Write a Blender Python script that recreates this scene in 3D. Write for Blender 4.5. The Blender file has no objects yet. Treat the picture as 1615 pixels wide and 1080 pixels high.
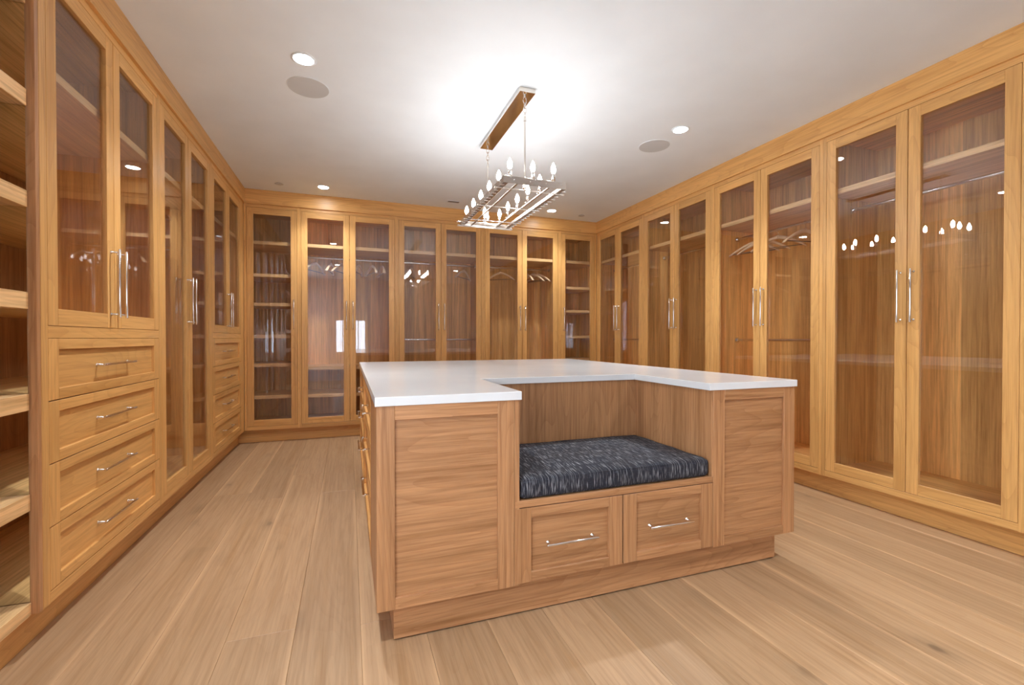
import bpy, bmesh, math, random
from mathutils import Vector, Matrix
random.seed(7)
scene = bpy.context.scene
COL = scene.collection
PI = math.pi

# ------------------------------------------------------------------ camera, world, exposure
cam_data = bpy.data.cameras.new('camera')
cam_data.sensor_width = 36.0
cam_data.sensor_fit = 'HORIZONTAL'
cam_data.lens = 716.86 / 1615.0 * 36.0
cam_data.clip_start = 0.05
camera = bpy.data.objects.new('camera', cam_data)
COL.objects.link(camera)
camera.location = (0.0, 0.0, 1.138)
camera.rotation_euler = (PI / 2 - 0.0092, 0.0, -0.3446)
scene.camera = camera

world = bpy.data.worlds.new('daylight')
scene.world = world
world.use_nodes = True
bg = world.node_tree.nodes['Background']
bg.inputs['Color'].default_value = (0.74, 0.85, 1.0, 1)
bg.inputs['Strength'].default_value = 5.0

scene.view_settings.view_transform = 'Standard'
scene.view_settings.look = 'None'
scene.view_settings.gamma = 1.0
scene.view_settings.use_curve_mapping = False
scene.view_settings.exposure = 1.18
scene.cycles.use_denoising = True
scene.cycles.max_bounces = 10
scene.cycles.diffuse_bounces = 5
scene.cycles.glossy_bounces = 5
scene.cycles.transparent_max_bounces = 16
scene.cycles.sample_clamp_indirect = 6.0
scene.cycles.caustics_reflective = False
scene.cycles.caustics_refractive = False

BULB_STRENGTH = 58.0
DOWNLIGHT_STRENGTH = 45.0
SPOT_WATTS = 84.0
BULB_COLOR = (0.98, 0.98, 1.0, 1)
DOWN_COLOR = (0.90, 0.96, 1.0, 1)

# ------------------------------------------------------------------ measured planes (metres)
LX, RX, BY = -1.059, 3.2437, 5.5585      # cabinet faces
CEIL = 2.741
CROWN = 2.585
BZ = 0.141
DZ0, DZ1 = 0.183, 2.550                  # doors
MIDR0, MIDR1 = 1.139, 1.184              # rail between doors and drawers
DEPTH = 0.58
FY = -2.0                                # front wall behind the camera

# ------------------------------------------------------------------ material helpers
def nodes_of(name):
    m = bpy.data.materials.new(name)
    m.use_nodes = True
    nt = m.node_tree
    b = nt.nodes['Principled BSDF']
    return m, nt, b

def N(nt, typ, **kw):
    n = nt.nodes.new(typ)
    for k, v in kw.items():
        setattr(n, k, v)
    return n

def ramp(nt, stops):
    r = N(nt, 'ShaderNodeValToRGB')
    e = r.color_ramp.elements
    while len(e) > 1:
        e.remove(e[0])
    e[0].position, e[0].color = stops[0]
    for p, c in stops[1:]:
        x = e.new(p)
        x.color = c
    return r

def c4(r, g, b):
    return (r, g, b, 1)

def mul(c, k):
    return (c[0] * k, c[1] * k, c[2] * k, 1)

def mixcol(nt, blend, fac, a, b):
    m = N(nt, 'ShaderNodeMix', data_type='RGBA', blend_type=blend)
    for sock, v in ((0, fac), (6, a), (7, b)):
        if isinstance(v, (int, float, tuple)):
            m.inputs[sock].default_value = v
        else:
            nt.links.new(v, m.inputs[sock])
    return m.outputs[2]

def mathn(nt, op, a, b=None):
    m = N(nt, 'ShaderNodeMath', operation=op)
    for i, v in enumerate((a, b)):
        if v is None:
            continue
        if isinstance(v, (int, float)):
            m.inputs[i].default_value = v
        else:
            nt.links.new(v, m.inputs[i])
    return m.outputs[0]

def wood(name, base, axis, rough=0.38, contrast=1.0, cathedral=0.5, knots=0.0, tone_amt=0.16, fibre=0.34, sat=1.0, edge_streak=False):
    """oak with the grain running along one object axis (0, 1 or 2)"""
    m, nt, b = nodes_of(name)
    L = nt.links
    tc = N(nt, 'ShaderNodeTexCoord')
    tone = N(nt, 'ShaderNodeAttribute', attribute_type='GEOMETRY', attribute_name='tone')
    oi = N(nt, 'ShaderNodeObjectInfo')
    seed = mathn(nt, 'ADD', mathn(nt, 'MULTIPLY', tone.outputs['Fac'], 31.7), mathn(nt, 'MULTIPLY', oi.outputs['Random'], 17.3))
    comb = N(nt, 'ShaderNodeCombineXYZ')
    for i in range(3):
        L.new(seed, comb.inputs[i])
    add = N(nt, 'ShaderNodeVectorMath', operation='ADD')
    L.new(tc.outputs['Object'], add.inputs[0])
    L.new(comb.outputs[0], add.inputs[1])
    def scaled(along, across):
        s = [across] * 3
        s[axis] = along
        v = N(nt, 'ShaderNodeVectorMath', operation='MULTIPLY')
        v.inputs[1].default_value = s
        L.new(add.outputs[0], v.inputs[0])
        return v.outputs[0]
    # broad bands
    n1 = N(nt, 'ShaderNodeTexNoise')
    n1.inputs['Scale'].default_value = 1.0
    n1.inputs['Detail'].default_value = 5
    n1.inputs['Roughness'].default_value = 0.6
    n1.inputs['Distortion'].default_value = 0.15
    L.new(scaled(0.8, 22.0), n1.inputs['Vector'])
    # cathedral rings: contour lines of a slow noise
    n2 = N(nt, 'ShaderNodeTexNoise')
    n2.inputs['Scale'].default_value = 1.0
    n2.inputs['Detail'].default_value = 1.5
    n2.inputs['Distortion'].default_value = 0.2
    L.new(scaled(0.55, 4.2), n2.inputs['Vector'])
    rings = mathn(nt, 'FRACT', mathn(nt, 'MULTIPLY', n2.outputs['Fac'], 26.0))
    ring = mathn(nt, 'POWER', rings, 3.5)
    # fibres / pores
    n3 = N(nt, 'ShaderNodeTexNoise')
    n3.inputs['Scale'].default_value = 1.0
    n3.inputs['Detail'].default_value = 3
    n3.inputs['Roughness'].default_value = 0.7
    L.new(scaled(7.0, 260.0), n3.inputs['Vector'])
    n4 = N(nt, 'ShaderNodeTexNoise')
    n4.inputs['Scale'].default_value = 1.0
    n4.inputs['Detail'].default_value = 2
    n4.inputs['Distortion'].default_value = 0.1
    L.new(scaled(2.6, 95.0), n4.inputs['Vector'])
    dark, mid, light = mul(base, 1 - 0.32 * contrast), base, mul(base, 1 + 0.20 * contrast)
    dark = (dark[0], dark[1] * 0.93, dark[2] * 0.82, 1)
    r1 = ramp(nt, [(0.30, dark), (0.50, mid + (1,) if len(mid) == 3 else mid), (0.72, light)])
    L.new(n1.outputs['Fac'], r1.inputs[0])
    rr = ramp(nt, [(0.0, c4(1, 1, 1)), (1.0, (0.70, 0.60, 0.50, 1))])
    L.new(ring, rr.inputs[0])
    col = mixcol(nt, 'MULTIPLY', cathedral, r1.outputs[0], rr.outputs[0])
    r3 = ramp(nt, [(0.36, (0.62, 0.52, 0.42, 1)), (0.55, c4(1, 1, 1))])
    L.new(n3.outputs['Fac'], r3.inputs[0])
    col = mixcol(nt, 'MULTIPLY', fibre, col, r3.outputs[0])
    r4 = ramp(nt, [(0.34, (0.70, 0.60, 0.50, 1)), (0.50, c4(0.97, 0.97, 0.97)), (0.68, (1.16, 1.14, 1.10, 1))])
    L.new(n4.outputs['Fac'], r4.inputs[0])
    col = mixcol(nt, 'MULTIPLY', min(1.0, fibre * 1.7), col, r4.outputs[0])
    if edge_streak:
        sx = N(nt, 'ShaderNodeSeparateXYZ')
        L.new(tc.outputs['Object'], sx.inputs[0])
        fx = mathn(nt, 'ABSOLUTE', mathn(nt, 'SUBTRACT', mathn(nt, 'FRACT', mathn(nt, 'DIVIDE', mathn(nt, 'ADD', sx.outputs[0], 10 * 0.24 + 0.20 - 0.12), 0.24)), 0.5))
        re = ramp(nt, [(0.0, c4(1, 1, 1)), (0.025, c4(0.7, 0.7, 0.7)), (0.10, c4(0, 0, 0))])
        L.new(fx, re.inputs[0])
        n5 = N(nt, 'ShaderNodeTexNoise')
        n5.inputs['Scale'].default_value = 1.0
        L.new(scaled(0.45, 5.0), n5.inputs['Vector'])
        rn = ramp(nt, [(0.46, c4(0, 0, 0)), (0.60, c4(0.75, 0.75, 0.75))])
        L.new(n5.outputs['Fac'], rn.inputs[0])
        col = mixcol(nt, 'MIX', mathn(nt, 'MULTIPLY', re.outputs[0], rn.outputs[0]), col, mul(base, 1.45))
    if knots > 0:
        vo = N(nt, 'ShaderNodeTexVoronoi')
        vo.inputs['Scale'].default_value = 1.0
        L.new(scaled(2.3, 4.2), vo.inputs['Vector'])
        sep = N(nt, 'ShaderNodeSeparateColor')
        L.new(vo.outputs['Color'], sep.inputs[0])
        keep = mathn(nt, 'GREATER_THAN', sep.outputs[0], 1 - knots)
        nk = N(nt, 'ShaderNodeTexNoise')
        nk.inputs['Scale'].default_value = 9.0
        L.new(tc.outputs['Object'], nk.inputs['Vector'])
        d = mathn(nt, 'ADD', vo.outputs['Distance'], mathn(nt, 'MULTIPLY', mathn(nt, 'SUBTRACT', nk.outputs['Fac'], 0.5), 0.22))
        rk = ramp(nt, [(0.0, c4(1, 1, 1)), (0.045, c4(0.9, 0.9, 0.9)), (0.09, c4(0.35, 0.35, 0.35)), (0.30, c4(0, 0, 0))])
        L.new(d, rk.inputs[0])
        kf = mathn(nt, 'MULTIPLY', mathn(nt, 'MULTIPLY', rk.outputs[0], keep), mathn(nt, 'ADD', mathn(nt, 'MULTIPLY', sep.outputs[1], 0.7), 0.2))
        col = mixcol(nt, 'MIX', kf, col, mul(base, 0.22))
    # board to board tone
    t = mathn(nt, 'ADD', mathn(nt, 'MULTIPLY', mathn(nt, 'SUBTRACT', tone.outputs['Fac'], 0.5), tone_amt), 1.0)
    hs = N(nt, 'ShaderNodeHueSaturation')
    hs.inputs['Saturation'].default_value = sat
    L.new(t, hs.inputs['Value'])
    L.new(col, hs.inputs['Color'])
    L.new(hs.outputs[0], b.inputs['Base Color'])
    b.inputs['Roughness'].default_value = rough
    bump = N(nt, 'ShaderNodeBump')
    bump.inputs['Strength'].default_value = 0.10
    bump.inputs['Distance'].default_value = 0.001
    L.new(n3.outputs['Fac'], bump.inputs['Height'])
    L.new(bump.outputs[0], b.inputs['Normal'])
    return m

OAK = (0.71, 0.385, 0.128)
OAK_IN = (0.86, 0.49, 0.170)
OAK_IS = (0.47, 0.235, 0.105)
OAK_SH = (0.84, 0.54, 0.26)
FLOORC = (0.44, 0.275, 0.150)
M = {}
for nm, base, kw in (('oak', OAK, dict(cathedral=0.34, contrast=0.45, fibre=0.20)), ('inner', OAK_IN, dict(cathedral=0.15, contrast=0.9, tone_amt=0.42)),
                 ('shelf', OAK_SH, dict(cathedral=0.2, contrast=0.6)),
                     ('island', OAK_IS, dict(contrast=0.8, cathedral=0.45)),
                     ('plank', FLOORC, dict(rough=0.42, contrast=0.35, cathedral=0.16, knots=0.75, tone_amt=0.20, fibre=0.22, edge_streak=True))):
    for ax, an in ((0, 'x'), (1, 'y'), (2, 'z')):
        if nm == 'plank' and ax != 1:
            continue
        M[nm + '_' + an] = wood(nm + '_' + an, base, ax, **kw)
OAKM = [M['oak_x'], M['oak_y'], M['oak_z']]
INM = [M['inner_x'], M['inner_y'], M['inner_z']]
SHM = [M['shelf_x'], M['shelf_y'], M['shelf_z']]
ISM = [M['island_x'], M['island_y'], M['island_z']]

def plain(name, col, rough=0.5, metal=0.0, bump=0.0, bscale=200):
    m, nt, b = nodes_of(name)
    n = N(nt, 'ShaderNodeTexNoise')
    n.inputs['Scale'].default_value = 3.0
    tc = N(nt, 'ShaderNodeTexCoord')
    nt.links.new(tc.outputs['Object'], n.inputs['Vector'])
    r = ramp(nt, [(0.3, mul(col, 0.97)), (0.7, mul(col, 1.02))])
    nt.links.new(n.outputs['Fac'], r.inputs[0])
    nt.links.new(r.outputs[0], b.inputs['Base Color'])
    b.inputs['Roughness'].default_value = rough
    b.inputs['Metallic'].default_value = metal
    if bump:
        n2 = N(nt, 'ShaderNodeTexNoise')
        n2.inputs['Scale'].default_value = bscale
        nt.links.new(tc.outputs['Object'], n2.inputs['Vector'])
        bp = N(nt, 'ShaderNodeBump')
        bp.inputs['Strength'].default_value = bump
        bp.inputs['Distance'].default_value = 0.001
        nt.links.new(n2.outputs['Fac'], bp.inputs['Height'])
        nt.links.new(bp.outputs[0], b.inputs['Normal'])
    return m

M['paint'] = plain('white_paint', (0.84, 0.885, 0.91), 0.75, bump=0.05)
M['wallpaint'] = plain('wall_paint', (0.62, 0.61, 0.62), 0.75, bump=0.05)
M['quartz'] = plain('white_quartz', (0.72, 0.72, 0.715), 0.16)
M['nickel'] = plain('polished_nickel', (0.80, 0.75, 0.69), 0.10, 1.0)
M['band'] = plain('aged_nickel_band', (0.50, 0.44, 0.39), 0.28, 1.0)
M['chrome'] = plain('chrome', (0.86, 0.84, 0.82), 0.08, 1.0)
M['darkmetal'] = plain('dark_metal', (0.16, 0.12, 0.10), 0.35, 1.0)
M['rodmetal'] = plain('rod_steel', (0.75, 0.74, 0.73), 0.22, 1.0)
M['hangerwood'] = plain('hanger_beech', (0.82, 0.58, 0.36), 0.35)
M['grille'] = plain('speaker_grille', (0.60, 0.60, 0.59), 0.8)
M['socket'] = plain('white_socket', (0.78, 0.76, 0.72), 0.4)
M['dark'] = plain('dark_plinth', (0.03, 0.022, 0.018), 0.8)
M['drive'] = plain('gravel_outside', (0.35, 0.36, 0.38), 0.9)

def mirror_mat():
    m, nt, b = nodes_of('mirror')
    b.inputs['Base Color'].default_value = (0.84, 0.84, 0.74, 1)
    b.inputs['Metallic'].default_value = 1.0
    b.inputs['Roughness'].default_value = 0.01
    return m
M['mirror'] = mirror_mat()

def glass_mat(name, tint, ior=1.5):
    m = bpy.data.materials.new(name)
    m.use_nodes = True
    nt = m.node_tree
    nt.nodes.clear()
    out = N(nt, 'ShaderNodeOutputMaterial')
    tr = N(nt, 'ShaderNodeBsdfTransparent')
    tr.inputs[0].default_value = tint
    gl = N(nt, 'ShaderNodeBsdfGlossy')
    gl.inputs['Roughness'].default_value = 0.004
    fr = N(nt, 'ShaderNodeFresnel')
    # the pane is thin: take the same outside-the-glass reflectance on both of its faces
    ge = N(nt, 'ShaderNodeNewGeometry')
    mr = N(nt, 'ShaderNodeMapRange')
    mr.inputs['To Min'].default_value = ior
    mr.inputs['To Max'].default_value = 1.0 / ior
    nt.links.new(ge.outputs['Backfacing'], mr.inputs['Value'])
    nt.links.new(mr.outputs[0], fr.inputs['IOR'])
    mx = N(nt, 'ShaderNodeMixShader')
    nt.links.new(fr.outputs[0], mx.inputs[0])
    nt.links.new(tr.outputs[0], mx.inputs[1])
    nt.links.new(gl.outputs[0], mx.inputs[2])
    nt.links.new(mx.outputs[0], out.inputs[0])
    return m
M['glass'] = glass_mat('door_glass', (0.97, 0.965, 0.96, 1), 1.68)
M['clear'] = glass_mat('clear_glass', (0.97, 0.98, 0.98, 1), 1.45)

def emit(name, col, s):
    m = bpy.data.materials.new(name)
    m.use_nodes = True
    nt = m.node_tree
    nt.nodes.clear()
    out = N(nt, 'ShaderNodeOutputMaterial')
    e = N(nt, 'ShaderNodeEmission')
    e.inputs[0].default_value = col
    e.inputs[1].default_value = s
    nt.links.new(e.outputs[0], out.inputs[0])
    return m
M['bulb'] = emit('lit_bulb', BULB_COLOR, BULB_STRENGTH)
M['lamp'] = emit('lit_downlight', DOWN_COLOR, DOWNLIGHT_STRENGTH)

def fabric_mat():
    m, nt, b = nodes_of('tweed')
    L = nt.links
    tc = N(nt, 'ShaderNodeTexCoord')
    sep = N(nt, 'ShaderNodeSeparateXYZ')
    L.new(tc.outputs['Object'], sep.inputs[0])
    w = mathn(nt, 'SUBTRACT', sep.outputs[1], sep.outputs[2])
    def vec(a, bb, swap=False):
        c = N(nt, 'ShaderNodeCombineXYZ')
        L.new(mathn(nt, 'MULTIPLY', sep.outputs[0], a), c.inputs[0])
        L.new(mathn(nt, 'MULTIPLY', w, bb), c.inputs[1])
        return c.outputs[0]
    def noise(v, det=2, rgh=0.5):
        n = N(nt, 'ShaderNodeTexNoise')
        n.inputs['Scale'].default_value = 1
        n.inputs['Detail'].default_value = det
        n.inputs['Roughness'].default_value = rgh
        L.new(v, n.inputs['Vector'])
        return n.outputs['Fac']
    slub = noise(vec(380, 15), 2)
    cross = noise(vec(40, 420), 2)
    patch = noise(vec(7, 7), 1)
    base = mixcol(nt, 'MIX', patch, c4(0.006, 0.009, 0.022), c4(0.020, 0.016, 0.018))
    rs = ramp(nt, [(0.56, c4(0, 0, 0)), (0.68, c4(1, 1, 1))])
    L.new(slub, rs.inputs[0])
    rc = ramp(nt, [(0.58, c4(0, 0, 0)), (0.75, c4(0.6, 0.6, 0.6))])
    L.new(cross, rc.inputs[0])
    col = mixcol(nt, 'MIX', rc.outputs[0], base, c4(0.055, 0.06, 0.085))
    col = mixcol(nt, 'MIX', mathn(nt, 'MULTIPLY', rs.outputs[0], 0.75), col, c4(0.46, 0.46, 0.48))
    L.new(col, b.inputs['Base Color'])
    b.inputs['Roughness'].default_value = 0.9
    bp = N(nt, 'ShaderNodeBump')
    bp.inputs['Strength'].default_value = 0.5
    bp.inputs['Distance'].default_value = 0.002
    L.new(slub, bp.inputs['Height'])
    L.new(bp.outputs[0], b.inputs['Normal'])
    return m
M['tweed'] = fabric_mat()

# ------------------------------------------------------------------ mesh builder
class MB:
    def __init__(self, rnd=None):
        self.v, self.f, self.m, self.t, self.s = [], [], [], [], []
    def add(self, vs, fs, mat=0, tone=None, smooth=False):
        o = len(self.v)
        tone = random.random() if tone is None else tone
        self.v += [tuple(p) for p in vs]
        for f in fs:
            self.f.append(tuple(i + o for i in f))
            self.m.append(mat)
            self.t.append(tone)
            self.s.append(smooth)
        return self
    def box(self, x0, x1, y0, y1, z0, z1, mat=0, ch=0.0012, tone=None):
        lo = (min(x0, x1), min(y0, y1), min(z0, z1))
        hi = (max(x0, x1), max(y0, y1), max(z0, z1))
        if ch <= 0 or min(hi[i] - lo[i] for i in range(3)) < 3 * ch:
            vs = [(hi[0] if i & 1 else lo[0], hi[1] if i & 2 else lo[1], hi[2] if i & 4 else lo[2]) for i in range(8)]
            fs = [(0, 2, 3, 1), (4, 5, 7, 6), (0, 1, 5, 4), (2, 6, 7, 3), (0, 4, 6, 2), (1, 3, 7, 5)]
            return self.add(vs, fs, mat, tone)
        vs, idx = [], {}
        for c in range(8):
            for a in range(3):
                p = []
                for k in range(3):
                    sgn = (c >> k) & 1
                    q = hi[k] if sgn else lo[k]
                    if k != a:
                        q += -ch if sgn else ch
                    p.append(q)
                idx[(c, a)] = len(vs)
                vs.append(p)
        cen = [(lo[i] + hi[i]) / 2 for i in range(3)]
        fs = []
        def put(loop):
            pts = [Vector(vs[i]) for i in loop]
            n = (pts[1] - pts[0]).cross(pts[2] - pts[0])
            mid = sum(pts, Vector()) / len(pts) - Vector(cen)
            fs.append(tuple(loop) if n.dot(mid) > 0 else tuple(reversed(loop)))
        for a in range(3):
            b1, b2 = (a + 1) % 3, (a + 2) % 3
            for sg in (0, 1):
                loop = [idx[((sg << a) | (p << b1) | (q << b2), a)] for p, q in ((0, 0), (1, 0), (1, 1), (0, 1))]
                put(loop)
            for p in (0, 1):
                for q in (0, 1):
                    c0 = (p << b1) | (q << b2)
                    c1 = c0 | (1 << a)
                    put([idx[(c0, b1)], idx[(c1, b1)], idx[(c1, b2)], idx[(c0, b2)]])
        for c in range(8):
            put([idx[(c, 0)], idx[(c, 1)], idx[(c, 2)]])
        return self.add(vs, fs, mat, tone)
    def tube(self, pts, r, seg=10, mat=0, cap=True):
        pts = [Vector(p) for p in pts]
        rs = r if isinstance(r, (list, tuple)) else [r] * len(pts)
        rings, prev = [], None
        for i, p in enumerate(pts):
            d = (pts[min(i + 1, len(pts) - 1)] - pts[max(i - 1, 0)]).normalized()
            if prev is None:
                u = d.orthogonal().normalized()
            else:
                u = (prev - d * prev.dot(d)).normalized()
            prev = u
            w = d.cross(u)
            rings.append([p + (u * math.cos(2 * PI * k / seg) + w * math.sin(2 * PI * k / seg)) * rs[i] for k in range(seg)])
        vs = [q for ring in rings for q in ring]
        fs = []
        for i in range(len(rings) - 1):
            for k in range(seg):
                a, b_ = i * seg + k, i * seg + (k + 1) % seg
                fs.append((a, b_, b_ + seg, a + seg))
        self.add(vs, fs, mat, 0.5, True)
        if cap:
            self.add(rings[0], [tuple(reversed(range(seg)))], mat, 0.5)
            self.add(rings[-1], [tuple(range(seg))], mat, 0.5)
        return self
    def lathe(self, prof, cx=0, cy=0, seg=16, mat=0, smooth=True):
        vs = []
        for r, z in prof:
            for k in range(seg):
                a = 2 * PI * k / seg
                vs.append((cx + r * math.cos(a), cy + r * math.sin(a), z))
        fs = []
        for i in range(len(prof) - 1):
            for k in range(seg):
                a, b_ = i * seg + k, i * seg + (k + 1) % seg
                fs.append((a, b_, b_ + seg, a + seg))
        self.add(vs, fs, mat, 0.5, smooth)
        self.add(vs[:seg], [tuple(reversed(range(seg)))], mat, 0.5)
        self.add(vs[-seg:], [tuple(range(seg))], mat, 0.5)
        return self
    def build(self, name, mats, parent=None, loc=(0, 0, 0)):
        if not isinstance(mats, (list, tuple)):
            mats = [mats]
        me = bpy.data.meshes.new(name)
        me.from_pydata(self.v, [], self.f)
        for mm in mats:
            me.materials.append(mm)
        me.polygons.foreach_set('material_index', self.m)
        me.polygons.foreach_set('use_smooth', self.s)
        at = me.attributes.new('tone', 'FLOAT', 'FACE')
        at.data.foreach_set('value', self.t)
        me.update()
        o = bpy.data.objects.new(name, me)
        COL.objects.link(o)
        o.location = loc
        if parent is not None:
            o.parent = parent
        return o

def tag(o, label=None, cat=None, group=None, kind=None):
    for k, v in (('label', label), ('category', cat), ('group', group), ('kind', kind)):
        if v:
            o[k] = v
    return o

def thing(name, label, cat, loc=(0, 0, 0), rz=0.0, group=None):
    o = bpy.data.objects.new(name, None)
    o.empty_display_size = 0.1
    COL.objects.link(o)
    o.location = loc
    o.rotation_euler = (0, 0, rz)
    return tag(o, label, cat, group)

def copy_tree(o, parent=None):
    c = o.copy()
    COL.objects.link(c)
    if parent is not None:
        c.parent = parent
    for ch in list(o.children):
        copy_tree(ch, c)
    return c

# ------------------------------------------------------------------ setting
WL, WR, WB = LX - DEPTH - 0.02, RX + DEPTH + 0.02, BY + DEPTH + 0.02
floor = tag(MB().box(WL - .1, WR + .1, FY - .1, WB + .1, -0.12, -0.014, ch=0).build('floor', M['dark']), kind='structure')
ceiling = MB()
ceiling.box(WL - .1, WR + .1, FY - .1, WB + .1, CEIL, CEIL + 0.1, ch=0)
tag(ceiling.build('ceiling', M['paint']), kind='structure')
for nm, b in (('wall_right', (WR, WR + .1, FY, WB)), ('wall_back', (WL - .1, WR + .1, WB, WB + .1))):
    tag(MB().box(b[0], b[1], b[2], b[3], 0, CEIL, ch=0).build(nm, M['wallpaint']), kind='structure')
lw = MB()
ly0, ly1, lz0, lz1 = -1.55, .75, .35, 2.35
lw.box(WL - .1, WL, FY, ly0, 0, CEIL, ch=0).box(WL - .1, WL, ly1, WB, 0, CEIL, ch=0)
lw.box(WL - .1, WL, ly0, ly1, 0, lz0, ch=0).box(WL - .1, WL, ly0, ly1, lz1, CEIL, ch=0)
tag(lw.build('wall_left', M['wallpaint']), kind='structure')
wl = MB()
for a, b in ((ly0, ly0 + .05), (-.425, -.375), (ly1 - .05, ly1)):
    wl.box(WL - .07, WL - .02, a, b, lz0, lz1)
wl.box(WL - .07, WL - .02, ly0, ly1, lz0, lz0 + .05).box(WL - .07, WL - .02, ly0, ly1, lz1 - .05, lz1)
w2 = tag(wl.build('added_window', M['paint']), kind='structure')  # unseen window, added to bring fill daylight to the ceiling and left side
for a, b in ((ly0 + .05, -.425), (-.375, ly1 - .05)):
    MB().box(WL - .05, WL - .045, a, b, lz0 + .05, lz1 - .05, ch=0).build('pane', M['clear'], w2)
# front wall behind the camera, with the window that the cabinet glass reflects
wx0, wx1, wz0, wz1 = -0.36, 0.46, 0.73, 1.66
fw = MB()
fw.box(WL - .1, wx0, FY - .1, FY, 0, CEIL, ch=0).box(wx1, WR + .1, FY - .1, FY, 0, CEIL, ch=0)
fw.box(wx0, wx1, FY - .1, FY, 0, wz0, ch=0).box(wx0, wx1, FY - .1, FY, wz1, CEIL, ch=0)
tag(fw.build('wall_front', M['wallpaint']), kind='structure')
wf = MB()
for a, b in ((wx0, wx0 + .04), (wx1 - .04, wx1), (0.03, 0.07), (-.165, -.145), (.235, .255)):
    wf.box(a, b, FY - .06, FY - .02, wz0, wz1)
wf.box(wx0, wx1, FY - .06, FY - .02, wz0, wz0 + .04).box(wx0, wx1, FY - .06, FY - .02, wz1 - .04, wz1)
win = tag(wf.build('window_1', M['paint']), kind='structure')
MB().box(wx0 + .04, .03, FY - .045, FY - .04, wz0 + .04, wz1 - .04, ch=0).build('pane', M['clear'], win)
MB().box(.07, wx1 - .04, FY - .045, FY - .04, wz0 + .04, wz1 - .04, ch=0).build('pane', M['clear'], win)

# floor planks: one object per board, laid along the room
PW = 0.240
x = -0.20 - 7 * PW
fy1 = WB - 0.01
while x < WR:
    y = FY + 0.005 - random.uniform(0, 1.9)
    if abs(x + 0.44) < 0.01:
        y = 1.955 - 4.4
    while y < fy1:
        ln = random.uniform(2.3, 3.8)
        if abs(x + 0.44) < 0.01:
            ln = 2.2
        a, b = max(y, FY + 0.002), min(y + ln, fy1)
        y += ln
        if b - a < 0.03:
            continue
        x0, x1 = max(x, WL + .002), min(x + PW, WR - .002)
        if x1 - x0 < 0.02:
            continue
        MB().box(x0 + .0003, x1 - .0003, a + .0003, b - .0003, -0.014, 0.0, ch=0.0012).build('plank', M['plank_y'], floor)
    x += PW

# crown boards and recessed base boards round the room
BASE_IN = 0.069
tag(MB().box(LX - .03, LX + .018, 0.2, BY - .018, CROWN, CEIL, mat=1).build('trim_1', OAKM), kind='structure')
tag(MB().box(LX - .03, RX + .03, BY - .018, BY + .03, CROWN, CEIL, mat=0).build('trim_2', OAKM), kind='structure')
tag(MB().box(RX - .018, RX + .03, 0.2, BY - .018, CROWN, CEIL, mat=1).build('trim_3', OAKM), kind='structure')
def basebd(name, b, mat):
    o = MB().box(*b, mat=mat).build(name, OAKM)
    tag(o, kind='structure')
basebd('baseboard_left', (LX - BASE_IN - .018, LX - BASE_IN, 0.2, BY + BASE_IN, 0, BZ), 1)
basebd('baseboard_back', (LX - BASE_IN, RX + BASE_IN, BY + BASE_IN, BY + BASE_IN + .018, 0, BZ), 0)
basebd('baseboard_right', (RX + BASE_IN, RX + BASE_IN + .018, 0.2, BY + BASE_IN, 0, BZ), 1)

# ------------------------------------------------------------------ handles, doors, drawers
def handle_mesh(p0, p1, out, r=0.0058, post_in=0.016):
    """bar pull between p0 and p1 held off the face along -out"""
    mb = MB()
    p0, p1, out = Vector(p0), Vector(p1), Vector(out)
    d = (p1 - p0).normalized()
    off = out * 0.034
    mb.tube([p0 + off, p0 + off + d * .004, p1 + off - d * .004, p1 + off], [r * .8, r, r, r * .8], 12)
    for q in (p0 + d * post_in, p1 - d * post_in):
        mb.tube([q, q + out * .003, q + out * .0031, q + off], [.0070, .0070, .0042, .0042], 12)
    return mb

def door(parent, x0, x1, z0, z1, side, has_handle=True):
    g, st, tr, br, T = 0.0022, 0.064, 0.068, 0.066, 0.022
    x0, x1, z0, z1 = x0 + g, x1 - g, z0 + g, z1 - g
    mb = MB()
    mb.box(x0, x0 + st, 0, T, z0, z1, 2).box(x1 - st, x1, 0, T, z0, z1, 2)
    mb.box(x0 + st, x1 - st, 0, T, z1 - tr, z1, 0).box(x0 + st, x1 - st, 0, T, z0, z0 + br, 0)
    # small inner bead that holds the glass
    d = mb.build('door', OAKM, parent)
    MB().box(x0 + st - .004, x1 - st + .004, .0135, .0175, z0 + br - .004, z1 - tr + .004, ch=0).build('glass_pane', M['glass'], d)
    if has_handle:
        hx = x0 + st * .52 if side == 'l' else x1 - st * .52
        handle_mesh((hx, 0, 1.236), (hx, 0, 1.562), (0, -1, 0)).build('handle', M['nickel'], d)
    return d

def drawer(parent, x0, x1, z0, z1, mats=OAKM, flip=None, hl=0.328, fr=0.066, top=0.042, handle=True, hz=None):
    """shaker drawer front in the local x/z plane"""
    g, T = 0.0020, 0.022
    x0, x1, z0, z1 = x0 + g, x1 - g, z0 + g, z1 - g
    mb = MB()
    mb.box(x0, x0 + fr, 0, T, z0, z1, 2).box(x1 - fr, x1, 0, T, z0, z1, 2)
    mb.box(x0 + fr, x1 - fr, 0, T, z1 - top, z1, 0).box(x0 + fr, x1 - fr, 0, T, z0, z0 + top, 0)
    mb.box(x0 + fr, x1 - fr, .013, T, z0 + top, z1 - top, 0, ch=0)
    d = mb.build('drawer', mats, parent)
    mb2 = MB().box(x0 + .02, x1 - .02, T, .42, z0 + .02, z1 - .03, 1, ch=0)
    mb2.build('drawer_box', mats, d)
    if handle:
        cx, cz = (x0 + x1) / 2, (z0 + z1) / 2 if hz is None else hz
        hm = handle_mesh((cx - hl / 2, .013, cz), (cx + hl / 2, .013, cz), (0, -1, 0))
        hm.build('handle', M['nickel'], d)
    return d

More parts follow.
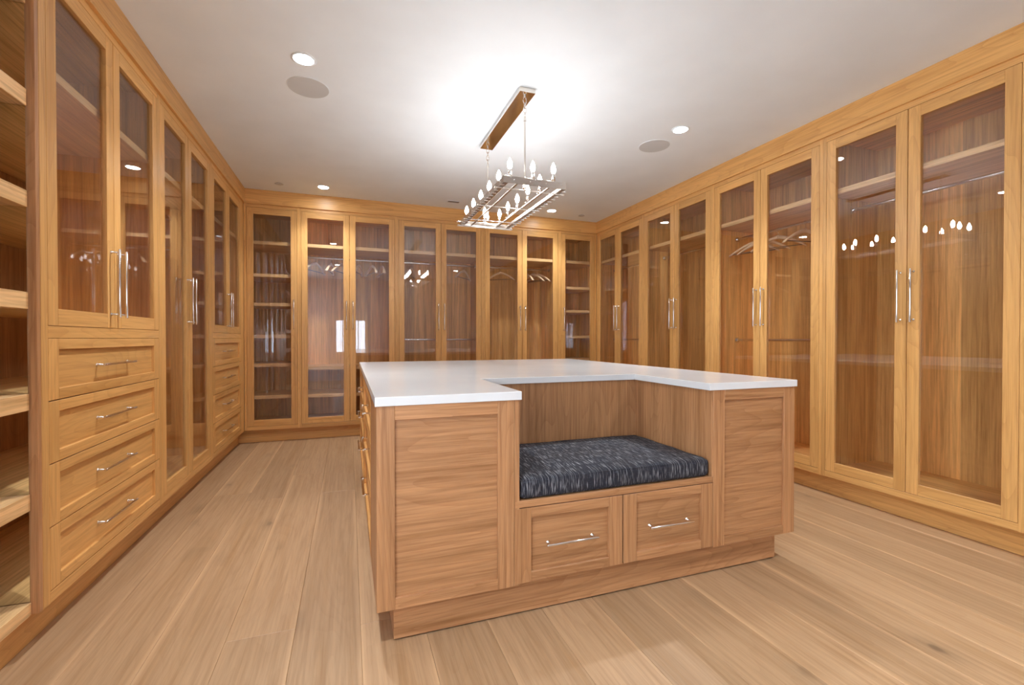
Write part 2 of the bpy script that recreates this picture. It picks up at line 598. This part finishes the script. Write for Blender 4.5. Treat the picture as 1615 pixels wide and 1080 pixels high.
def rod_part(parent, x0, x1, y, z):
    mb = MB().tube([(x0, y, z), (x1, y, z)], 0.0125, 14)
    o = mb.build('clothes_rod', M['rodmetal'], parent)
    MB().tube([(x0, y, z), (x0 + .012, y, z)], 0.024, 14).build('rod_flange', M['rodmetal'], o)
    MB().tube([(x1 - .012, y, z), (x1, y, z)], 0.024, 14).build('rod_flange', M['rodmetal'], o)

def unit(label, origin, rz, x0, x1, doors, shelves=(), rods=(), drawers=(), door_z0=DZ0, name='wardrobe_cabinet', cat='wardrobe', group=None):
    t = thing(name, label, cat, origin, rz, group)
    a0, a1 = doors[0][0], doors[-1][1]
    # face frame
    mb = MB()
    mb.box(x0 + .0003, a0, 0, .022, BZ, CROWN + .012, 2, ch=.0006)
    if x1 - a1 > .002:
        mb.box(a1, x1 - .0003, 0, .022, BZ, CROWN + .012, 2, ch=.0006)
    mb.box(a0, a1, 0, .022, DZ1, CROWN + .012, 0, ch=.0006)
    mb.box(a0, a1, 0, .022, BZ, DZ0, 0, ch=.0006)
    if drawers:
        mb.box(a0, a1, 0, .022, MIDR0, MIDR1, 0, ch=.0006)
    mb.build('face_frame', OAKM, t)
    # carcass
    cb = MB()
    y0, y1 = .024, DEPTH - .005
    cb.box(x0 + .001, x0 + .020, y0, y1, BZ, CROWN, 2, ch=0)
    cb.box(x1 - .020, x1 - .001, y0, y1, BZ, CROWN, 2, ch=0)
    nb = max(2, round((x1 - x0) / .27))
    for k in range(nb):
        w_ = (x1 - x0 - .04) / nb
        cb.box(x0 + .02 + k * w_, x0 + .02 + (k + 1) * w_, y1 - .012, y1, BZ, CROWN, 2, ch=0)
    cb.box(x0 + .02, x1 - .02, y0, y1 - .012, CROWN - .02, CROWN, 0, ch=0)
    cb.box(x0 + .02, x1 - .02, y0, y1 - .012, BZ, .200, 0, ch=0)
    if drawers:
        cb.box(x0 + .02, x1 - .02, y0, y1 - .012, MIDR0 + .02, MIDR1 + .012, 0, ch=0)
    cb.build('carcass', INM, t)
    MB().box(x0 + .01, x1 - .01, .095, DEPTH - .03, 0, BZ, 0, ch=0).build('plinth', M['dark'], t)
    for z in shelves:
        MB().box(x0 + .021, x1 - .021, .036, y1 - .013, z - .037, z, 0).build('shelf', SHM, t)
    for z in rods:
        rod_part(t, x0 + .021, x1 - .021, .28, z)
    for d in doors:
        door(t, d[0], d[1], door_z0, DZ1, d[2])
    for z1_, z0_ in drawers:
        drawer(t, a0, a1, z0_, z1_)
    return t

DR = [(1.139, .9005), (.9005, .6620), (.6620, .4240), (.4240, .1850)]
UP, ROD, ROD2 = 2.200, 2.087, 1.122
L0 = (LX, 0, 0)
# left wall (local x = world y)
unit('tall oak wardrobe over four drawers, nearest on the left, beside the mirrored shoe shelves', L0, PI / 2, 2.146, 3.262,
     [(2.186, 2.705, 'r'), (2.705, 3.239, 'l')], [UP], [], DR, MIDR1, 'drawer_wardrobe')
unit('full-height two-door oak wardrobe between the two drawer wardrobes on the left wall', L0, PI / 2, 3.262, 4.345,
     [(3.284, 3.790, 'r'), (3.790, 4.315, 'l')], [UP], [ROD])
unit('oak wardrobe over four drawers in the far left corner', L0, PI / 2, 4.345, 5.556,
     [(4.376, 4.893, 'r'), (4.893, 5.411, 'l')], [UP], [], DR, MIDR1, 'drawer_wardrobe')
# back wall (local x = world x)
B0 = (0, BY, 0)
SH = [2.200, 1.845, 1.527, 1.176, .862, .511]
unit('narrow single-door oak cabinet with seven shelf bays, left end of the back wall', B0, 0, LX + .002, -.517,
     [(-1.033, -.536, 'r')], SH, [], name='shelf_cabinet', cat='cabinet')
unit('two-door wardrobe on the back wall with a row of hangers above two low shelves', B0, 0, -.517, .540,
     [(-.498, .010, 'r'), (.010, .516, 'l')], [UP, .817, .505], [ROD])
unit('two-door wardrobe in the middle of the back wall with an upper and a lower rod', B0, 0, .540, 1.605,
     [(.561, 1.070, 'r'), (1.070, 1.580, 'l')], [UP], [ROD, ROD2])
unit('two-door wardrobe on the back wall with one high rod, second from the right corner', B0, 0, 1.605, 2.672,
     [(1.630, 2.138, 'r'), (2.138, 2.647, 'l')], [UP], [ROD])
unit('narrow single-door oak shelf cabinet at the right end of the back wall', B0, 0, 2.672, RX - .002,
     [(2.698, 3.210, 'l')], SH, [], name='shelf_cabinet', cat='cabinet')
# right wall (local x = BY - world y)
R0 = (RX, BY, 0)
def ry(a, b, c):
    return [(BY - a, BY - b, 'r'), (BY - b, BY - c, 'l')]
unit('two-door oak wardrobe on the right wall in the back corner', R0, -PI / 2, .002, BY - 4.495, ry(5.530, 5.033, 4.512), [UP], [ROD, ROD2])
unit('two-door oak wardrobe on the right wall, second from the back corner, with one empty rod', R0, -PI / 2, BY - 4.495, BY - 3.422, ry(4.477, 3.958, 3.443), [UP], [ROD])
unit('two-door oak wardrobe on the right wall with a few hangers and a low rod', R0, -PI / 2, BY - 3.422, BY - 2.353, ry(3.401, 2.888, 2.377), [UP], [ROD, ROD2])
unit('largest two-door oak wardrobe at the right of the picture, empty with one high rod', R0, -PI / 2, BY - 2.353, BY - 1.293, ry(2.328, 1.821, 1.316), [UP], [ROD])
unit('oak wardrobe cut off by the right edge of the picture', R0, -PI / 2, BY - 1.293, BY - .21, ry(1.268, .760, .240), [UP], [ROD])

# shoe tower with mirrored cheek, left edge
t = thing('shoe_shelf', 'open oak shoe shelves with a mirrored side panel at the left edge of the picture', 'shelf', L0, PI / 2)
cb = MB()
cb.box(2.1225, 2.1445, 0.0, DEPTH - .005, BZ, CROWN + .012, 2).box(0.83, 0.852, 0, DEPTH - .005, BZ, CROWN + .012, 2)
cb.box(.852, 2.1225, DEPTH - .02, DEPTH - .005, BZ, CROWN, 2, ch=0).box(.852, 2.1225, .01, DEPTH - .02, CROWN - .02, CROWN + .01, 0, ch=0)
cb.build('carcass', [M['island_x'], M['island_y'], M['island_z']], t)
MB().box(.85, 2.13, .095, DEPTH - .03, 0, BZ, 0, ch=0).build('plinth', M['dark'], t)
for z in (2.388, 2.026, 1.666, 1.303, .939, .578, .188):
    th = .060 if z > .2 else .047
    MB().box(.8525, 2.1170, .020, DEPTH - .021, z - th, z, 0).build('shelf', SHM, t)
MB().box(2.1175, 2.1222, .024, DEPTH - .021, .190, CROWN - .021, ch=0).build('mirror', M['mirror'], t)

# ------------------------------------------------------------------ island
IX0, IX1, IY0, IY1, IZ0, IZ1 = .091, 2.140, 1.693, 4.230, .149, .893
NX0, NX1, NY = .640, 1.606, 2.300
isl = thing('island', 'oak island with drawers and a cushioned bench alcove cut into its near side', 'island', (0, 0, 0))
def fpanel(mb, x0, x1, z0, z1, y0, l, r, top, bot, T=.022):
    mb.box(x0, x0 + l, y0, y0 + T, z0, z1, 2).box(x1 - r, x1, y0, y0 + T, z0, z1, 2)
    mb.box(x0 + l, x1 - r, y0, y0 + T, z1 - top, z1, 0).box(x0 + l, x1 - r, y0, y0 + T, z0, z0 + bot, 0)
mb = MB()
fpanel(mb, IX0, .617, IZ0, IZ1, IY0, .065, .068, .052, .042)
p1 = mb.build('end_frame', ISM, isl)
MB().box(.150, .556, IY0 + .011, IY0 + .02, .185, .846, 0, ch=0).build('panel', ISM, p1)
mb = MB()
fpanel(mb, 1.6175, IX1, IZ0, IZ1, IY0, .068, .074, .050, .042)
p2 = mb.build('end_frame', ISM, isl)
MB().box(1.680, 2.070, IY0 + .011, IY0 + .02, .185, .848, 0, ch=0).build('panel', ISM, p2)
# alcove linings
MB().box(.6185, .640, IY0 + .001, NY + .02, IZ0, IZ1, 2).build('alcove_side', ISM, isl)
MB().box(NX1, 1.617, IY0 + .0005, NY + .02, .4865, IZ1, 2, ch=.0006).build('alcove_side', ISM, isl)
MB().box(.640, NX1, NY, NY + .02, .4865, IZ1, 2).build('alcove_back', ISM, isl)
MB().box(.6205, 1.617, IY0 + .0005, NY + .02, .459, .486, 0).build('bench_seat', ISM, isl)
# body
cb = MB()
cb.box(IX0 + .022, .618, IY0 + .022, NY + .03, IZ0 + .001, IZ1 - .001, 1, ch=0)
cb.box(1.618, IX1 - .023, IY0 + .022, NY + .03, IZ0 + .001, IZ1 - .001, 1, ch=0)
cb.box(.641, 1.617, 2.12, NY + .03, IZ0 + .001, .458, 0, ch=0)
cb.box(IX0 + .45, IX1 - .023, NY + .03, IY1 - .023, IZ0 + .001, IZ1 - .001, 1, ch=0)
cb.build('body', ISM, isl)
bt = MB()
bt.box(.641, 1.617, IY0 + .024, 2.12, IZ0 + .0005, .153, 0, ch=0)
bt.box(IX0 + .02, IX0 + .46, NY + .03, IY1 - .023, IZ0 + .0005, .165, 1, ch=0)
bt.build('body_floor', ISM, isl)
# bench drawers
for a, b in ((.6215, 1.1205), (1.1225, 1.6165)):
    e = bpy.data.objects.new('tmp', None)
    d = drawer(isl, a, b, .153, .4575, ISM, hl=.238, fr=.068, top=.041, hz=.300)
    d.location = (0, IY0, 0)
    bpy.data.objects.remove(e)
# left flank (faces -x): local x = -world y
flank = MB()
flank.box(IX0, IX0 + .021, IY0 + .022, 2.135, IZ0, IZ1, 2)
flank.box(IX0, IX0 + .021, 2.135, 4.19, IZ1 - .012, IZ1, 1)
flank.box(IX0, IX0 + .021, 4.19, IY1, IZ0, IZ1, 2)
flank.build('side_panel', ISM, isl)
for (ya, yb) in ((2.135, 3.160), (3.163, 4.188)):
    for (za, zb, hz_) in ((.151, .425, .318), (.425, .665, .556), (.665, .881, .745)):
        d = drawer(isl, -yb, -ya, za, zb, OAKM, hl=.328, hz=hz_)
        d.rotation_euler = (0, 0, -PI / 2)
        d.location = (IX0 - .001, 0, 0)
# right flank and far side: framed panels
rf = MB()
for a, b in ((IY0 + .022, 2.53), (2.53, 3.38), (3.38, IY1)):
    rf.box(IX1 - .022, IX1, a, a + .065, IZ0, IZ1, 2).box(IX1 - .022, IX1, b - .065, b, IZ0, IZ1, 2)
    rf.box(IX1 - .022, IX1, a + .065, b - .065, IZ1 - .05, IZ1, 1).box(IX1 - .022, IX1, a + .065, b - .065, IZ0, IZ0 + .05, 1)
    rf.box(IX1 - .022, IX1 - .011, a + .065, b - .065, IZ0 + .05, IZ1 - .05, 2, ch=0)
rf.build('side_panel', ISM, isl)
bf = MB()
for a, b in ((IX0 + .021, .77), (.77, 1.45), (1.45, IX1 - .022)):
    bf.box(a, a + .065, IY1 - .022, IY1, IZ0, IZ1, 2).box(b - .065, b, IY1 - .022, IY1, IZ0, IZ1, 2)
    bf.box(a + .065, b - .065, IY1 - .022, IY1, IZ1 - .05, IZ1, 0).box(a + .065, b - .065, IY1 - .022, IY1, IZ0, IZ0 + .05, 0)
    bf.box(a + .065, b - .065, IY1 - .022, IY1 - .011, IZ0 + .05, IZ1 - .05, 2, ch=0)
bf.build('back_panel', ISM, isl)
# plinth
MB().box(.155, 2.072, 1.747, 1.765, .007, .1485, 0).build('toe_kick', ISM, isl)
tk = MB()
tk.box(.155, .173, 1.7655, 4.17, .007, .1485, 1).box(2.054, 2.072, 1.7655, 4.17, .007, .1485, 1).box(.173, 2.054, 4.152, 4.17, .007, .1485, 0)
tk.build('toe_kick', ISM, isl)
MB().box(.18, 2.046, 1.775, 4.145, 0, .1485, 0, ch=0).build('plinth', M['dark'], isl)

# countertop: U-shaped slab as a bevelled prism
def prism(poly, z0, z1, ch):
    bm = bmesh.new()
    vs = [bm.verts.new((px, py, z0)) for px, py in poly]
    f = bm.faces.new(vs)
    r = bmesh.ops.extrude_face_region(bm, geom=[f])
    for v in [g for g in r['geom'] if isinstance(g, bmesh.types.BMVert)]:
        v.co.z = z1
    bmesh.ops.recalc_face_normals(bm, faces=bm.faces)
    bmesh.ops.bevel(bm, geom=[e for e in bm.edges], offset=ch, segments=2, affect='EDGES', profile=0.5)
    return bm
bm = prism([(.086, 1.685), (.647, 1.685), (.647, 2.2856), (1.588, 2.2856), (1.588, 1.685), (2.149, 1.685), (2.149, 4.240), (.086, 4.240)], IZ1 + .0003, .927, .0022)
me = bpy.data.meshes.new('countertop')
bm.to_mesh(me)
bm.free()
me.materials.append(M['quartz'])
ct = bpy.data.objects.new('countertop', me)
COL.objects.link(ct)
tag(ct, 'white quartz countertop notched around the bench alcove of the island', 'countertop')

# bench cushion
def cushion():
    cx, cy = (NX0 + NX1) / 2, (1.697 + NY - .004) / 2
    hx, hy = (NX1 - NX0) / 2 - .003, (NY - .004 - 1.697) / 2
    z0, zh = .4868, .083
    nx, ny, nz = 40, 28, 8
    bm = bmesh.new()
    bmesh.ops.create_cube(bm, size=2)
    bmesh.ops.subdivide_edges(bm, edges=bm.edges[:], cuts=15, use_grid_fill=True)
    rad = .022
    hz = zh / 2
    for v in bm.verts:
        x_, y_, z_ = v.co
        # denser samples near the edges, then rounded corners
        def warp(t):
            return math.copysign(1 - (1 - abs(t)) ** 1.6, t)
        p = Vector((warp(x_) * hx, warp(y_) * hy, warp(z_) * hz))
        q = Vector((max(-(hx - rad), min(hx - rad, p.x)), max(-(hy - rad), min(hy - rad, p.y)), max(-(hz - rad), min(hz - rad, p.z))))
        d = p - q
        if d.length > 1e-9:
            p = q + d.normalized() * rad
        u, w = p.x / hx, p.y / hy
        crown = .016 * (1 - abs(u) ** 2.6) * (1 - abs(w) ** 2.6)
        wob = .0015 * math.sin(p.x * 23 + 1) * math.sin(p.y * 31)
        if p.z > 0:
            p.z += (crown + wob) * (p.z / hz)
        else:
            p.z = max(p.z, -hz)
        p.x *= 1.0 - .006 * (1 - (p.z / hz)) * .5
        v.co = p + Vector((cx, cy, z0 + hz))
    me = bpy.data.meshes.new('seat_cushion')
    bm.to_mesh(me)
    bm.free()
    for p in me.polygons:
        p.use_smooth = True
    me.materials.append(M['tweed'])
    o = bpy.data.objects.new('seat_cushion', me)
    COL.objects.link(o)
    tag(o, 'dark navy tweed bench cushion with white slubs in the island alcove', 'cushion')
    # piping along the upper and lower front edge
    pm = MB()
    y = 1.697 + .006
    pm.tube([(NX0 + .012, y, .4868 + .074), (cx, y - .001, .4868 + .0795), (NX1 - .014, y, .4868 + .074)], .0018, 6)
    pm.build('piping', M['tweed'], o)
cushion()

# ------------------------------------------------------------------ chandelier
CX = 1.083
ch = thing('chandelier', 'polished nickel linear chandelier with lit candle bulbs above the island', 'chandelier', (CX, 3.17, CEIL))
def loc(mb):
    return mb
c = MB().box(-.053, .053, -.455, .480, -.030, 0, 0, ch=.0008)
c.build('canopy', M['nickel'], ch)
FZ = 2.095 - CEIL     # frame centre height
def link(mb, p, rz, s=.020):
    pts = []
    for k in range(17):
        a = 2 * PI * k / 16
        pts.append((p[0] + math.cos(a) * s * .55 * math.cos(rz), p[1] + math.cos(a) * s * .55 * math.sin(rz), p[2] + math.sin(a) * s))
    mb.tube(pts, .0028, 6, cap=False)
for yy in (-.400, .440):
    mb = MB()
    mb.tube([(0, yy, -.030), (0, yy, -.042)], .012, 12)
    for k in range(4):
        link(mb, (0, yy, -.058 - k * .030), (k % 2) * PI / 2)
    mb.build('chain', M['nickel'], ch)
    mb = MB()
    mb.tube([(0, yy, -.168), (0, yy, -.190)], .0085, 12)
    mb.tube([(0, yy, -.185), (0, yy, FZ + .012)], .0055, 10)
    mb.tube([(0, yy, FZ + .05), (0, yy, FZ + .02)], .014, 12)
    mb.build('hanging_rod', M['nickel'], ch)
hx, y0, y1 = .205, 2.590 - 3.17, 3.720 - 3.17
fr = MB()
hb = .021
for s in (-1, 1):
    fr.box(s * hx - .003, s * hx + .003, y0, y1, FZ - hb, FZ + hb, ch=.001)
    fr.box(s * hx - s * .028, s * hx, y0, y1, FZ - hb, FZ - hb + .005, ch=.001)
fr.box(-hx, hx, y0 - .003, y0 + .003, FZ - hb, FZ + hb, ch=.001)
fr.box(-hx, hx, y1 - .003, y1 + .003, FZ - hb, FZ + hb, ch=.001)
fr.build('frame', M['band'], ch)
lr = MB()
for xx in (-.120, .092):
    lr.box(xx - .006, xx + .006, y0 + .003, y1 - .003, FZ - hb - .002, FZ - hb + .006, ch=.001)
lr.build('long_bar', M['band'], ch)
def ball(mb, p, r=.006):
    prof = [(max(r * math.sin(PI * k / 6), .0002), p[2] - r * math.cos(PI * k / 6)) for k in range(7)]
    mb.lathe(prof, p[0], p[1], 8)
for yy in (-.49, -.09, .30, .50, .525):
    for dz in ((-.024,) if yy < .4 else (-.026, .006)):
        mb = MB()
        mb.tube([(-hx - .028, yy, FZ + dz), (hx + .028, yy, FZ + dz)], .0035, 8)
        ball(mb, (-hx - .028, yy, FZ + dz))
        ball(mb, (hx + .028, yy, FZ + dz))
        mb.build('cross_rod', M['nickel'], ch)
rv = MB()
for k in range(4):
    ball(rv, (-.14 + k * .105, y0 - .004, FZ), .0045)
for k in range(3):
    ball(rv, (-.16 + k * .16, y0 - .004, FZ + .013), .003)
for k in range(10):
    for s in (-1, 1):
        ball(rv, (s * (hx + .004), y0 + .06 + k * .112, FZ), .0045)
tag(rv.build('rivet', M['chrome'], ch), kind='stuff')
# pierced inner rail of clear glass rods along both sides
for s in (-1, 1):
    gm = MB()
    for k in range(20):
        yy = y0 + .03 + k * .0565
        gm.tube([(s * (hx - .012), yy, FZ - hb - .003), (s * (hx + .016), yy, FZ - hb - .003)], .004, 6)
    tag(gm.build('glass_rod', M['chrome'], ch), kind='stuff')
bulbs = [(-.155, 2.625 + .215 * k) for k in range(6)] + [(.130, 2.610 + .217 * k) for k in range(6)] + [(-.003, 2.625), (-.003, 3.69)]
first = None
for bx, by in bulbs:
    by -= 3.17
    if first is None:
        s_ = MB().lathe([(.017, 0), (.018, .003), (.006, .006), (.006, .010), (.0105, .012), (.0105, .055), (.009, .057)], 0, 0, 14).build('candle_holder', M['chrome'], ch, (bx, by, FZ + .018))
        bl = MB().lathe([(.006, .057), (.011, .065), (.0150, .078), (.0155, .088), (.0130, .102), (.0070, .116), (.002, .127)], 0, 0, 16).build('bulb', M['bulb'], s_)
        first = s_
    else:
        c_ = copy_tree(first, ch)
        c_.location = (bx, by, FZ + .018)
        MBs = None
# little arms carrying the two middle candles
MB().box(-.12, .092, 2.625 - 3.17 - .006, 2.625 - 3.17 + .006, FZ + .010, FZ + .017, ch=.001).build('cross_bar', M['nickel'], ch)
MB().box(-.12, .092, 3.69 - 3.17 - .006, 3.69 - 3.17 + .006, FZ + .010, FZ + .017, ch=.001).build('cross_bar', M['nickel'], ch)
for s, xx in ((-1, -.155), (1, .130)):
    MB().box(xx - .012, xx + .012, y0 + .003, y1 - .003, FZ + .012, FZ + .018, ch=.001).build('candle_rail', M['nickel'], ch)

# ------------------------------------------------------------------ ceiling fittings
dl = [(-.240, 2.874, 'recessed ceiling downlight at the upper left, beside the left speaker'),
      (2.402, 2.862, 'recessed ceiling downlight on the right, beside the right speaker'),
      (-.249, 5.225, 'recessed ceiling downlight near the back wall on the left, shining on the crown board'),
      (2.403, 5.218, 'recessed ceiling downlight near the back wall on the right, past the chandelier'),
      (-.240, .50, 'recessed ceiling downlight behind the camera on the left'),
      (2.402, .50, 'recessed ceiling downlight behind the camera on the right')]
for x_, y_, lab in dl:
    t = thing('recessed_light', lab, 'light', (x_, y_, CEIL), group='recessed ceiling downlights')
    mb = MB()
    mb.lathe([(.066, -.0005), (.066, -.004), (.060, -.006), (.053, -.005), (.050, -.001)], 0, 0, 32)
    mb.build('trim_ring', M['paint'], t)
    MB().lathe([(.0495, -.0030), (.0495, -.0045)], 0, 0, 32).build('lens', M['lamp'], t)
    sp = bpy.data.lights.new('lamp', 'SPOT')
    sp.energy = SPOT_WATTS * (0.6 if y_ > 4 else 1.0)   # back pair dimmed so the doors beside them don't burn out
    sp.color = DOWN_COLOR[:3]
    sp.spot_size = math.radians(118)
    sp.spot_blend = 1.0
    sp.shadow_soft_size = 0.05
    so = bpy.data.objects.new('lamp', sp)
    COL.objects.link(so)
    so.parent = t
    so.location = (0, 0, -.012)
for x_, y_, lab in ((-.239, 3.190, 'round flush ceiling speaker on the left, behind the upper left downlight'),
                    (2.402, 3.180, 'round flush ceiling speaker on the right, left of the right downlight')):
    t = thing('ceiling_speaker', lab, 'speaker', (x_, y_, CEIL), group='round ceiling speakers')
    MB().lathe([(.1225, -.0003), (.1225, -.0035)], 0, 0, 40).build('grille', M['grille'], t)
    rr = MB()
    pts = [((.1245 * math.cos(2 * PI * k / 40)), .1245 * math.sin(2 * PI * k / 40), -.0015) for k in range(41)]
    rr.tube(pts, .0022, 6, cap=False)
    rr.build('rim', M['paint'], t)
for x_, y_, lab in ((-.676, 5.262, 'small white sprinkler cover on the ceiling in the back left corner'),
                    (2.863, 5.292, 'small white sprinkler cover on the ceiling in the back right corner')):
    t = thing('sprinkler_cover', lab, 'sprinkler', (x_, y_, CEIL), group='sprinkler covers')
    MB().lathe([(.040, -.004), (.042, -.0055), (.038, -.007)], 0, 0, 24).build('disc', M['grille'], t)
    MB().lathe([(.034, -.0003), (.034, -.004)], 0, 0, 16).build('cup', M['darkmetal'], t)
t = thing('air_vent', 'slim dark slot vent in the ceiling left of the chandelier end', 'vent', (1.16, 5.263, CEIL))
MB().box(-.075, .075, -.030, .030, -.004, -.0003, ch=.001).build('vent_frame', M['paint'], t)
for k in range(4):
    MB().box(-.065, .065, -.023 + k * .0125, -.017 + k * .0125, -.0055, -.0042, ch=0).build('slat', M['darkmetal'], t)

# ------------------------------------------------------------------ coat hangers
def make_hanger():
    t = thing('coat_hanger', 'x', 'hanger')
    hk = MB()
    pts = []
    for k in range(15):
        a = math.radians(-50 + 230 * k / 14)
        pts.append((.0175 * math.cos(a), 0, .0175 * math.sin(a) - .0035))
    pts = [(0, 0, -.062), (0, 0, -.040), (.0085, 0, -.026)] + pts
    hk.tube(pts, .0018, 7)
    hk.build('hook', M['rodmetal'], t)
    for s in (-1, 1):
        rings, n = [], 13
        vs, fs = [], []
        for i in range(n):
            u = i / (n - 1)
            xx = s * .212 * u
            zz = -.066 - .020 * u - .085 * u ** 1.6
            yy = .018 * u * u
            hh = .017 - .006 * u if u < .85 else .011 - .004 * (u - .85) / .15
            ww = .006 + .012 * u
            for k in range(8):
                a = 2 * PI * k / 8
                vs.append((xx, yy + ww * math.cos(a), zz + hh * math.sin(a)))
        for i in range(n - 1):
            for k in range(8):
                q = [i * 8 + k, i * 8 + (k + 1) % 8, (i + 1) * 8 + (k + 1) % 8, (i + 1) * 8 + k]
                fs.append(tuple(q) if s > 0 else tuple(reversed(q)))
        fs.append(tuple(reversed(range(8))) if s > 0 else tuple(range(8)))
        fs.append(tuple(range((n - 1) * 8, n * 8)) if s > 0 else tuple(reversed(range((n - 1) * 8, n * 8))))
        MB().add(vs, fs, 0, .5, True).build('shoulder', M['hangerwood'], t)
    MB().tube([(-.185, .014, -.158), (.185, .014, -.158)], .0035, 8).build('trouser_bar', M['darkmetal'], t)
    return t
hangers = []
yb = BY + .28
ordn = ['leftmost', 'second', 'third', 'fourth', 'fifth', 'rightmost']
for i, (x_, a) in enumerate(((-.364, 62), (-.194, 82), (-.070, 62), (.125, 75), (.273, 105), (.393, 97))):
    lab = '%s%s of the six wooden hangers in the wardrobe with two low shelves' % (ordn[i], '' if i in (0, 5) else ' from the left')
    hangers.append((x_, yb, a, lab, 'hangers in the left back wardrobe'))
for x_, a, lab in ((.748, 70, 'lone wooden hanger at the left of the middle back wardrobe, behind the chandelier reflection'),
                   (1.428, 50, 'lone wooden hanger at the right of the middle back wardrobe')):
    hangers.append((x_, yb, a, lab, 'hangers in the middle back wardrobe'))
for x_, a, lab in ((1.928, 140, 'wooden hanger alone behind the left door of the back wardrobe second from the right corner'),
                   (2.300, 100, 'wooden hanger nearest the door gap, leftmost of the group of three on the back wall'),
                   (2.400, 118, 'wooden hanger in the middle of the group of three on the back wall'),
                   (2.485, 120, 'wooden hanger with its pale end furthest right in the back-wall group of three')):
    hangers.append((x_, yb, a, lab, 'hangers in the right back wardrobe'))
xr = RX + .28
for y_, a, lab in ((3.200, 115, 'pale wooden hanger furthest left in the right-wall wardrobe with a low rod'),
                   (3.100, 118, 'wooden hanger half hidden by the door stiles in the right-wall wardrobe'),
                   (2.950, 118, 'wooden hanger behind the right door, next to the stile, in the right-wall wardrobe'),
                   (2.700, 168, 'wooden hanger seen end-on behind the right door of the right-wall wardrobe')):
    hangers.append((xr, y_, a, lab, 'hangers in the right-wall wardrobe'))
h0 = make_hanger()
for i, (x_, y_, a, lab, grp) in enumerate(hangers):
    h = h0 if i == 0 else copy_tree(h0)
    h.location = (x_, y_, ROD)
    h.rotation_euler = (0, 0, math.radians(a))
    tag(h, lab, 'hanger', grp)
